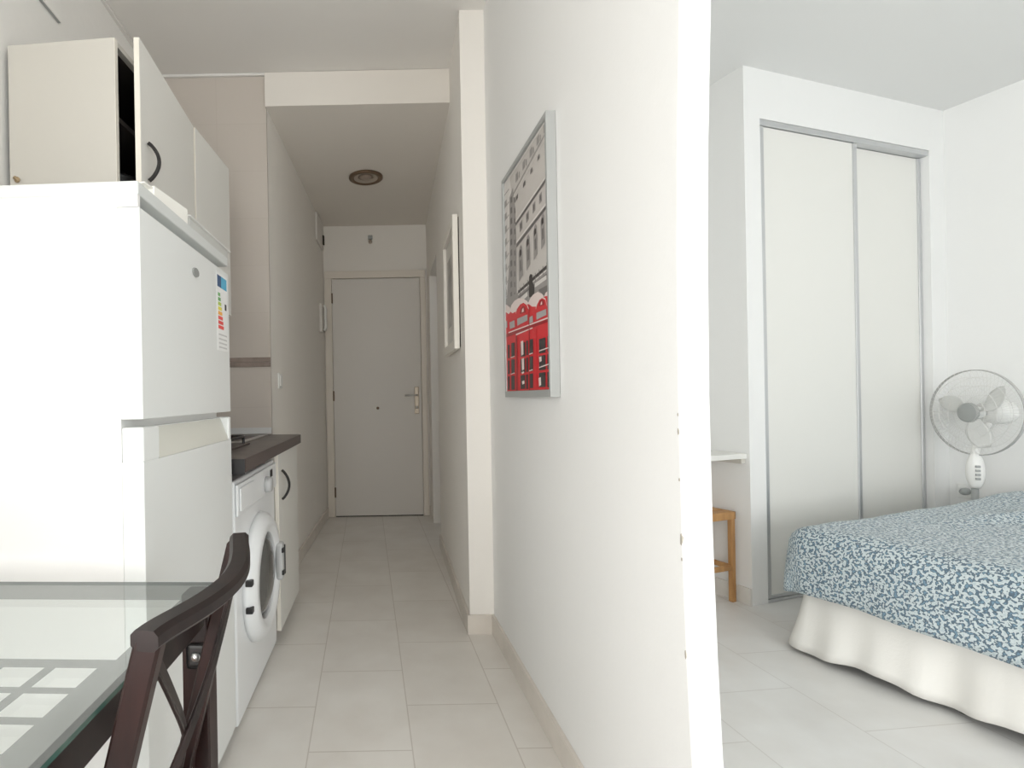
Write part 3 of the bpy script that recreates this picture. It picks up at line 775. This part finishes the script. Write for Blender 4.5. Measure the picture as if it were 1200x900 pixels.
bm = NB(); tube(bm, [(-.318, -.001, .057), (-.318, -.014, .057), (-.310, -.02, .057), (-.303, -.02, .051), (-.300, -.02, .043)], .004, 8); lathe(bm, [(0, -.003), (.009, -.003), (.009, 0), (0, 0)], 'Y', (-.318, 0, .057), 16)
obj('brass_hook', bm, M['brass'], ca)
dxy = Vector((math.sin(-KU), math.cos(-KU)))
cbx = wall_cabinet('farther wall cabinet next to the tiled wall, its door shut', (-.743+.535*dxy.x+.004, 1.595+.535*dxy.y, 1.46), .395, 0, .70, 0, True)
# black pot in the ajar cabinet
pt = thing('cooking_pot', 'black cooking pot inside the ajar wall cabinet', 'pot', (-.855, 1.86, 1.7085))
bm = NB(); lathe(bm, [(0, 0), (.095, 0), (.10, .01), (.10, .11), (.104, .114), (.097, .114), (.094, .012), (0, .012)], 'Z', n=36); obj('body', bm, M['black'], pt)
bm = NB(); lathe(bm, [(.10, .115), (.07, .13), (.02, .138), (.02, .158), (0, .16)], 'Z', n=30); obj('lid', bm, M['iron'], pt)
for s_ in (-1, 1):
    bm = NB(); tube(bm, [(-.03, s_*.095, .085), (-.02, s_*.13, .085), (.02, s_*.13, .085), (.03, s_*.095, .085)], .006, 8); obj('handle', bm, M['black'], pt)

# casing high on the left wall
wb = NB(); box(wb, -.012, 0, -.75, 0, 0, .33, .002)
wbx = thing('wall_casing', 'shallow white casing high on the kitchen wall above the nearer cabinet', 'casing', (-1.087, 1.93, 2.445), R(-0.0))
obj('cover', wb, M['wall'], wbx)
bm = NB(); box(bm, -.012, -.003, -.74, -.005, -.003, -.0005); obj('painted_shadow', bm, M['fan_grey'], wbx)  # grey strip painted as the shadow along the casing's lower edge

# ------------------------------------------------------------------ fridge
fr = thing('fridge_freezer', 'white two-door fridge freezer standing behind the glass table', 'fridge', (-.445, 1.05, 0), -R(2.3))
fwid, fh, fdep = .585, 1.50, .60
bm = NB(); box(bm, -fdep, -.0446, 0, fwid, .03, fh-.0276); box(bm, -.0446, -.003, 0, .010, fh-.0522, fh-.0276); obj('body', bm, M['fridge'], fr)
for x in (-fdep+.05, -.12):
    for y in (.05, fwid-.05):
        bm = NB(); lathe(bm, [(0, 0), (.018, 0), (.018, .029), (0, .029)], 'Z', (x, y, 0), 14); obj('foot', bm, M['black'], fr)
bm = NB(); box(bm, -fdep, -.002, 0, fwid+.002, fh-.0275, fh, .003); lid = obj('top_panel', bm, M['fridge_trim'], fr)
sp = 1.015
bm = NB(); box(bm, -.0445, 0, 0, fwid, sp+.010, fh-.053, .0015, seg=2); ud = obj('freezer_door', bm, M['fridge_door'], fr)
bm = NB()
# lower door with a recessed grip along its top
box(bm, -.0445, 0, 0, fwid, .055, sp-.075, .0015, seg=2)
box(bm, -.0445, 0, 0, .075, sp-.0765, sp-.006, .004); box(bm, -.0445, 0, fwid-.022, fwid, sp-.0765, sp-.006, .004)
box(bm, -.0445, -.026, .07, fwid-.02, sp-.0765, sp-.008)
ld = obj('fridge_door', bm, M['fridge_door'], fr)
bm = NB()
v = [(-.0255, .076, sp-.010), (-.0255, fwid-.023, sp-.010), (-.001, fwid-.023, sp-.0745), (-.001, .076, sp-.0745), (-.0255, .076, sp-.0755), (-.0255, fwid-.023, sp-.0755)]
q = [bm.verts.new(p) for p in v]
for f in ((0, 1, 2, 3), (3, 2, 5, 4), (0, 4, 5, 1), (0, 3, 4), (1, 5, 2)): bm.faces.new([q[i] for i in f])
obj('grip_recess', bm, M['fridge_grip'], ld)
bm = NB(); box(bm, -.05, -.01, .0, fwid, .03, .052); obj('plinth', bm, M['fridge_trim'], fr)
# oval badge
bm = NB(); n = 24
a = [bm.verts.new((.0045, .30 + .019*math.cos(2*PI*i/n), 1.387 + .011*math.sin(2*PI*i/n))) for i in range(n)]
b = [bm.verts.new((.0003, .30 + .020*math.cos(2*PI*i/n), 1.387 + .012*math.sin(2*PI*i/n))) for i in range(n)]
bm.faces.new(a); bm.faces.new(b[::-1])
for i in range(n): bm.faces.new((a[i], a[(i+1) % n], b[(i+1) % n], b[i]))
obj('oval_badge', bm, M['gasket'], ud)
# energy label
bm = NB(); ey0, ey1, ez0, ez1 = .468, .566, 1.205, 1.432
box(bm, .0003, .0009, ey0, ey1, ez0, ez1, mi=0)
def lab(y0, y1, z0, z1, mi): box(bm, .00095, .0013, ey0+y0, ey0+y1, ez0+z0, ez0+z1, mi=mi)
lab(.006, .040, .185, .219, 2); lab(.040, .093, .185, .219, 1)
for k, mi in enumerate((3, 3, 4, 5, 6, 7, 7, 7)): lab(.010, .030+.0042*k, .168-k*.0135-.010, .168-k*.0135, mi)
lab(.072, .088, .125, .143, 8)
for z in (.045, .032, .020, .008): lab(.012, .088, z, z+.004, 9)
obj('energy_label', bm, [M['paper'], M['blue'], M['navy'], M['lab_g1'], M['lab_g2'], M['lab_y1'], M['lab_o1'], M['lab_r1'], M['black'], M['lab_lgrey']], ud)

# things on the fridge
bx = thing('carton', 'small white carton lying on the front of the fridge top', 'box', (-.500, 1.20, fh+.0005), -R(9))
bm = NB(); box(bm, -.07, .028, 0, .155, 0, .048, .002); obj('carton_body', bm, M['card'], bx)
bm = NB(); box(bm, -.068, .026, -.035, -.001, .040, .0435, .001); obj('flap', bm, M['card'], bx)
ty = thing('plastic_tray', 'grey white plastic tray overhanging the far end of the fridge top', 'tray', (-.485, 1.385, fh+.0005), -R(2.3))
bm = NB(); ln, wdp, th = .335, .26, .040
prism(bm, [(-wdp, 0), (.028, 0), (.028, ln), (-wdp, ln)], 0, .004)
for a in ((-wdp, .028, 0, .004), (-wdp, .028, ln-.004, ln)): box(bm, a[0], a[1], a[2], a[3], .004, th, .001)
for a in ((.024, .028), (-wdp, -wdp+.004)): box(bm, a[0], a[1], .004, ln-.004, .004, th)
obj('tray_shell', bm, M['plastic_clear'], ty)
bm = NB(); sweep(bm, [(-wdp-.004, -.004, th+.002), (.032, -.004, th+.002), (.032, ln+.004, th+.002), (-wdp-.004, ln+.004, th+.002)], rect(.010, .004, .001), closed=True); obj('rim', bm, M['plastic_white'], ty)

# ------------------------------------------------------------------ washing machine, base cabinet, worktop
KL = -R(2.0)
wm = thing('washing_machine', 'white front-loading washing machine under the dark worktop', 'washing machine', (-.428, 1.685, 0), KL)
ww, wh = .60, .80
bm = NB(); box(bm, -.52, 0, 0, ww, .015, wh, .008, seg=3); obj('body', bm, M['washer'], wm)
for x in (-.46, -.06):
    for y in (.05, ww-.05):
        bm = NB(); lathe(bm, [(0, 0), (.02, 0), (.02, .0145), (0, .0145)], 'Z', (x, y, 0), 14); obj('foot', bm, M['black'], wm)
bm = NB(); box(bm, .0005, .010, .004, ww-.004, .685, wh-.012, .004); cp = obj('control_panel', bm, M['washer'], wm)
bm = NB(); box(bm, .0105, .016, .02, .20, .70, .775, .004); obj('detergent_drawer', bm, M['washer'], cp)
bm = NB(); box(bm, .0105, .0125, .475, .515, .742, .772, .001); obj('display', bm, M['black'], cp)
bm = NB(); lathe(bm, [(0, .035), (.026, .034), (.030, .028), (.032, .0105), (0, .0105)], 'X', (0, .40, .725), 28); obj('programme_knob', bm, M['washer_grey'], cp)
cy, cz = .30, .405
bm = NB(); lathe(bm, [(.155, .032), (.175, .045), (.205, .042), (.228, .022), (.232, .0006), (.15, .0006), (.155, .032)], 'X', (0, cy, cz), 64); dd = obj('door', bm, M['washer'], wm)
bm = NB(); lathe(bm, [(0, .050), (.07, .046), (.12, .034), (.153, .012), (.153, .004), (0, .004)], 'X', (0, cy, cz), 56); obj('door_glass', bm, M['dark_glass'], dd)
bm = NB(); box(bm, .030, .062, cy+.145, cy+.195, cz-.075, cz+.075, .012, seg=3); hd = obj('door_handle', bm, M['washer_grey'], dd)
bm = NB(); box(bm, .058, .0655, cy+.178, cy+.194, cz-.06, cz+.06, .003); obj('latch_strip', bm, M['black'], hd)
for z in (cz-.045, cz+.045):
    bm = NB(); box(bm, .055, .066, cy+.148, cy+.166, z-.010, z+.010, .003); obj('latch_dot', bm, M['black'], hd)
    bm = NB(); box(bm, .012, .036, cy-.237, cy-.212, z-.010, z+.010, .003); obj('hinge', bm, M['black'], dd)

bc = thing('base_cabinet', 'white kitchen base cabinet with black bow handle beside the washing machine', 'cabinet', (-.428+.615*math.sin(-KL), 1.685+.615*math.cos(-KL), 0), KL)
cw = .485
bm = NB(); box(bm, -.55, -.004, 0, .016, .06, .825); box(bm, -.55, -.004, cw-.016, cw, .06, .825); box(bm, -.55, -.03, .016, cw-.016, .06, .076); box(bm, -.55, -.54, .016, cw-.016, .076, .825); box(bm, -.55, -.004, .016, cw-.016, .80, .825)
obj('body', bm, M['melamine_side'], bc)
bm = NB(); box(bm, -.55, -.045, .004, cw-.004, .0, .059); obj('plinth', bm, M['melamine'], bc)
bm = NB(); box(bm, -.002, .016, .002, cw-.002, .052, .822, .0015); d = obj('door', bm, M['melamine'], bc)
bm = NB(); box(bm, -.0015, .0155, 0, .0018, .054, .820); obj('edge_band', bm, M['melamine_edge'], d)
bm = NB(); handle_bow(bm, .0165, .055, .615, .745); obj('handle', bm, M['iron'], d)

wt = thing('worktop', 'dark brown laminate worktop running from fridge to tiled wall', 'worktop', (-.425, 1.655, .828), KL)
bm = NB(); pts = [(-.655, 0), (.018, 0), (.034, .02), (.034, 1.115), (.020, 1.139), (-.625, 1.139)]
prism(bm, pts, .002, .046); 
obj('slab', bm, [M['worktop']], wt)
bm = NB(); prism(bm, [(.0345, .02), (.0365, .02), (.0365, 1.113), (.0345, 1.113)], .003, .045); obj('front_edge', bm, M['worktop_edge'], wt)
bm = NB(); box(bm, -.05, .040, -.004, .016-.0175, -.0, .047, .001); obj('end_cap', bm, M['black'], wt)

# hob near the fridge and steel sink near the tiled wall
hb = thing('gas_hob', 'black gas hob set in the worktop beside the fridge', 'hob', (-.72, 1.98, .8745), KL)
bm = NB(); box(bm, -.23, .22, -.26, .24, 0, .006, .002); obj('plate', bm, M['worktop_edge'], hb)
for yy in (-.13, .11):
    bm = NB()
    for xx in (-.2, 0, .2): tube(bm, [(xx, yy-.1, .007), (xx, yy-.1, .034), (xx, yy+.1, .034), (xx, yy+.1, .007)], .006, 8, up=Vector((1, 0, 0)))
    for s_ in (-.1, 0, .1): tube(bm, [(-.2, yy+s_, .034), (.2, yy+s_, .034)], .006, 8)
    obj('pan_support', bm, M['iron'], hb)
    for xx in (-.1, .1):
        bm = NB(); lathe(bm, [(0, .026), (.03, .026), (.034, .02), (.034, .006), (0, .006)], 'Z', (xx, yy, 0), 24); obj('burner', bm, M['black'], hb)
sk_ = thing('kitchen_sink', 'steel sink rim set in the worktop at the tiled wall', 'sink', (-.72, 2.51, .8745), KL)
bm = NB(); o_ = [(-.23, -.24), (.20, -.24), (.20, .22), (-.23, .22)]; i_ = [(-.19, -.2), (.165, -.2), (.165, .18), (-.19, .18)]
rows = []
for P_, z in ((o_, 0), (o_, .004), (i_, .005), (i_, .0012), ): rows.append([bm.verts.new((x, y, z)) for x, y in P_])
for a, b in zip(rows, rows[1:]):
    for j in range(4): bm.faces.new((a[j], a[(j+1) % 4], b[(j+1) % 4], b[j]))
bm.faces.new(rows[-1])
obj('rim', bm, M['steel'], sk_)
bm = NB(); box(bm, -.185, .16, -.195, .175, .0014, .0022); obj('bowl_cover', bm, M['worktop_edge'], sk_)

# ------------------------------------------------------------------ glass table
TR = -R(3.3)
tb = thing('dining_table', 'dark wooden dining table with a printed glass top beside the fridge', 'table', (-.258, .902, 0), TR)
TL, TD, TZ = .80, .66, .75         # local: x from -TL..0, y from -TD..0
# glass top: cells on a grid, clear windows inside a satin border
xs_ = {-TL, 0.0}; ys_ = {-TD, 0.0}
strip = (-TL+.032, -.034, -.268, -.080)
clear = [strip]
for j in range(4):
    yb = -.2875-.0425 - j*.0535+.0005
    for i in range(11):
        xa = -.046-.050 - i*.0635 if True else 0
        if xa > -TL+.04: clear.append((xa, xa+.050, yb, yb+.0415))
for c in clear: xs_.update(c[:2]); ys_.update(c[2:])
xs_ = sorted(xs_); ys_ = sorted(ys_)
bm = NB(); V = {}
def gv(x, y, z):
    k = (round(x, 5), round(y, 5), z)
    if k not in V: V[k] = bm.verts.new((x, y, z))
    return V[k]
for x0_, x1_ in zip(xs_, xs_[1:]):
    for y0_, y1_ in zip(ys_, ys_[1:]):
        mx_, my_ = (x0_+x1_)/2, (y0_+y1_)/2
        isc = any(c[0] < mx_ < c[1] and c[2] < my_ < c[3] for c in clear)
        f = bm.faces.new((gv(x0_, y0_, TZ), gv(x1_, y0_, TZ), gv(x1_, y1_, TZ), gv(x0_, y1_, TZ))); f.material_index = 0 if isc else 1
f = bm.faces.new([bm.verts.new(p) for p in ((-TL, -TD, TZ-.006), (-TL, 0, TZ-.006), (0, 0, TZ-.006), (0, -TD, TZ-.006))]); f.material_index = 0
for a, b in (((-TL, -TD), (0, -TD)), ((0, -TD), (0, 0)), ((0, 0), (-TL, 0)), ((-TL, 0), (-TL, -TD))):
    f = bm.faces.new([bm.verts.new(p) for p in ((*a, TZ-.006), (*b, TZ-.006), (*b, TZ), (*a, TZ))]); f.material_index = 2
obj('glass_top', bm, [M['glass_clear'], M['glass_frost'], M['glass_edge']], tb, solid=False)
ins = .012
for nm, b in (('apron', (-TL+.03, -.055, -ins-.022, -ins-.004)), ('apron', (-TL+.03, -.055, -TD+ins+.004, -TD+ins+.022)),
              ('apron', (-ins-.006, -ins+.006, -TD+.055, -.055)), ('apron', (-TL+ins+.004, -TL+ins+.022, -TD+.055, -.055))):
    if nm == 'apron' and b[3]-b[2] < .03 and b[2] > -.1: continue    # far side is open: only glass shows
    bm = NB(); box(bm, b[0], b[1], b[2], b[3], TZ-.052, TZ-.0065, .002); obj('apron', bm, M['dark_wood'], tb)
for x in (-.006, -TL+.048):
    for y in (.0, -TD+.04):
        bm = NB(); vs = box(bm, x-.044, x, y-.040, y, 0, TZ-.0065, .003); 
        lg = obj('leg', bm, M['red_wood'], tb)
bm = NB(); box(bm, -.040, -.008, -.0455, -.0405, TZ-.125, TZ-.085, .006, seg=3); br_ = obj('corner_bracket', bm, M['iron'], tb)
bm = NB(); lathe(bm, [(0, -.052), (.006, -.051), (.008, -.047), (.008, -.046), (0, -.046)], 'Y', (-.024, 0, TZ-.105), 18); obj('screw', bm, M['steel'], br_)

# ------------------------------------------------------------------ chair
ch = thing('dining_chair', 'dark wooden dining chair with curved crossed back pushed under the glass table', 'chair', (-.20, .672, 0))
# local coordinates: world minus (-.20,.672)
def L_(x, y, z): return (x+.20, y-.672, z)
yn, yf = .507, .838
def tilt(z): return -.208 - .255*(.845-z) if z > .45 else -.3087 + .10*(.45-z)   # post X at height
def post(y):
    bm = NB(); zs_ = [0, .15, .3, .42, .5, .6, .7, .8, .832]
    sweep(bm, [L_(tilt(z), y, z) for z in zs_], rect(.022, .026, .003), Vector((1, 0, 0))); return bm
for y in (yn, yf): autosmooth(obj('back_post', post(y), M['red_wood'], ch), 40)
# bowed top rail
rail = []
key = [(.4945, -.210), (.52, -.203), (.56, -.186), (.60, -.174), (.65, -.167), (.70, -.170), (.75, -.180), (.80, -.193), (.853, -.207)]
def railx(y):
    for (a, b), (c, d) in zip(key, key[1:]):
        if a <= y <= c: return b + (d-b)*(y-a)/(c-a)
    return key[0][1] if y < key[0][0] else key[-1][1]
ys2 = [.4945 + (.853-.4945)*i/28 for i in range(29)]
sm = [sum(railx(min(.853, max(.493, y+o))) for o in (-.02, -.01, 0, .01, .02))/5 for y in ys2]
bm = NB(); sweep(bm, [L_(x-.004, y, .836) for x, y in zip(sm, ys2)], rect(.029, .020, .005), Vector((0, 0, 1)))
autosmooth(obj('top_rail', bm, M['dark_wood'], ch), 40)
# crossed bowed slats between the posts
def bow(y): f = (y-yn)/(yf-yn); return .030*math.sin(PI*f)
for za, zb, off in ((.815, .475, -.004), (.475, .815, .005)):
    bm = NB(); pth = []
    for i in range(25):
        f = i/24; y = yn+.012 + (yf-yn-.024)*f; z = za + (zb-za)*(f + .02*math.sin(2*PI*f))
        pth.append(L_(tilt(z) + bow(y)*(.5+.5*(z-.475)/.34) + off, y, z))
    sweep(bm, pth, rect(.006, .015, .0015), Vector((0, 0, 1)))
    autosmooth(obj('cross_slat', bm, M['dark_wood'], ch), 40)
bm = NB(); box(bm, -.298+.20-.012, -.298+.20+.008, yn+.014-.672, yf-.014-.672, .455, .48, .003); obj('lower_rail', bm, M['dark_wood'], ch)
# seat frame and woven seat
sx0, sx1 = -.70, -.325
bm = NB()
for b in ((sx0, sx0+.03, yn-.01, yf+.01), (sx1-.03, sx1, yn-.01, yf+.01), (sx0+.03, sx1-.03, yn-.01, yn+.018), (sx0+.03, sx1-.03, yf-.018, yf+.01)):
    box(bm, b[0]+.2, b[1]+.2, b[2]-.672, b[3]-.672, .425, .472, .003)
obj('seat_frame', bm, M['red_wood'], ch)
bm = NB(); nx, ny = 16, 16; g = []
for i in range(nx+1):
    row = []
    for j in range(ny+1):
        f, h = i/nx, j/ny; e = min(1, 6*min(f, 1-f))*min(1, 6*min(h, 1-h))
        row.append(bm.verts.new((sx0+.2+.004 + (sx1-sx0-.008)*f, yn-.008-.672 + (yf-yn+.016)*h, .4725 + .014*e**.5 - .008*math.sin(PI*f)*math.sin(PI*h))))
    g.append(row)
for a, b in zip(g, g[1:]):
    for j in range(ny): bm.faces.new((a[j], b[j], b[j+1], a[j+1]))
se = obj('seat', bm, M['cane'], ch, smooth=True)
for y in (yn, yf):
    bm = NB(); box(bm, sx0+.2+.002, sx0+.2+.030, y-.014-.672, y+.014-.672, 0, .424, .003); obj('leg', bm, M['red_wood'], ch)
    bm = NB(); box(bm, sx0+.2+.032, tilt(.2)+.2-.014, y-.008-.672, y+.008-.672, .17, .195, .003); obj('stretcher', bm, M['red_wood'], ch)

# ------------------------------------------------------------------ light: daylight through the back windows, plus an added side window
def area(name, loc, sx, sy, power, col, rot):
    l = bpy.data.lights.new(name, 'AREA'); l.shape = 'RECTANGLE'; l.size = sx; l.size_y = sy; l.energy = power; l.color = col
    o = bpy.data.objects.new(name, l); C.objects.link(o); o.location = loc; o.rotation_euler = rot
    return o
for k, ((x0_, x1_, z0_, z1_), pw) in enumerate(zip(wins, (42, 92))):
    area('window_and_fill_light', ((x0_+x1_)/2, YB-.18, (z0_+z1_)/2), x1_-x0_, z1_-z0_, pw, (1, .985, .96) if k == 0 else (.95, .985, 1), (PI/2, 0, 0))
area('window_and_fill_light', (-1.22, (LW[0]+LW[1])/2, (LW[2]+LW[3])/2), LW[1]-LW[0], LW[3]-LW[2], 84, (1, .985, .96), (0, -PI/2, 0))  # fill lamp in the added side window, lights the partition face
w = bpy.data.worlds.new('World'); bpy.context.scene.world = w; w.use_nodes = True
w.node_tree.nodes['Background'].inputs[0].default_value = (.85, .92, 1, 1)
w.node_tree.nodes['Background'].inputs[1].default_value = .6

# ------------------------------------------------------------------ camera
cam = bpy.data.cameras.new('Camera'); co = bpy.data.objects.new('Camera', cam); C.objects.link(co)
cam.sensor_width = 36; cam.sensor_fit = 'HORIZONTAL'; cam.lens = 620/1200*36
cam.shift_x = 170/1200; cam.shift_y = 16/1200; cam.clip_start = .02
co.matrix_world = Matrix.Translation((0, 0, 1.06)) @ Matrix.Rotation(PI/2, 4, 'X') @ Matrix.Rotation(-.018, 4, 'Z')
sc = bpy.context.scene; sc.camera = co
sc.view_settings.view_transform = 'Standard'; sc.view_settings.look = 'None'
sc.view_settings.gamma = 1; sc.view_settings.use_curve_mapping = False
sc.view_settings.exposure = -0.18
sc.cycles.use_denoising = True
sc.cycles.max_bounces = 12; sc.cycles.diffuse_bounces = 8; sc.cycles.transparent_max_bounces = 16
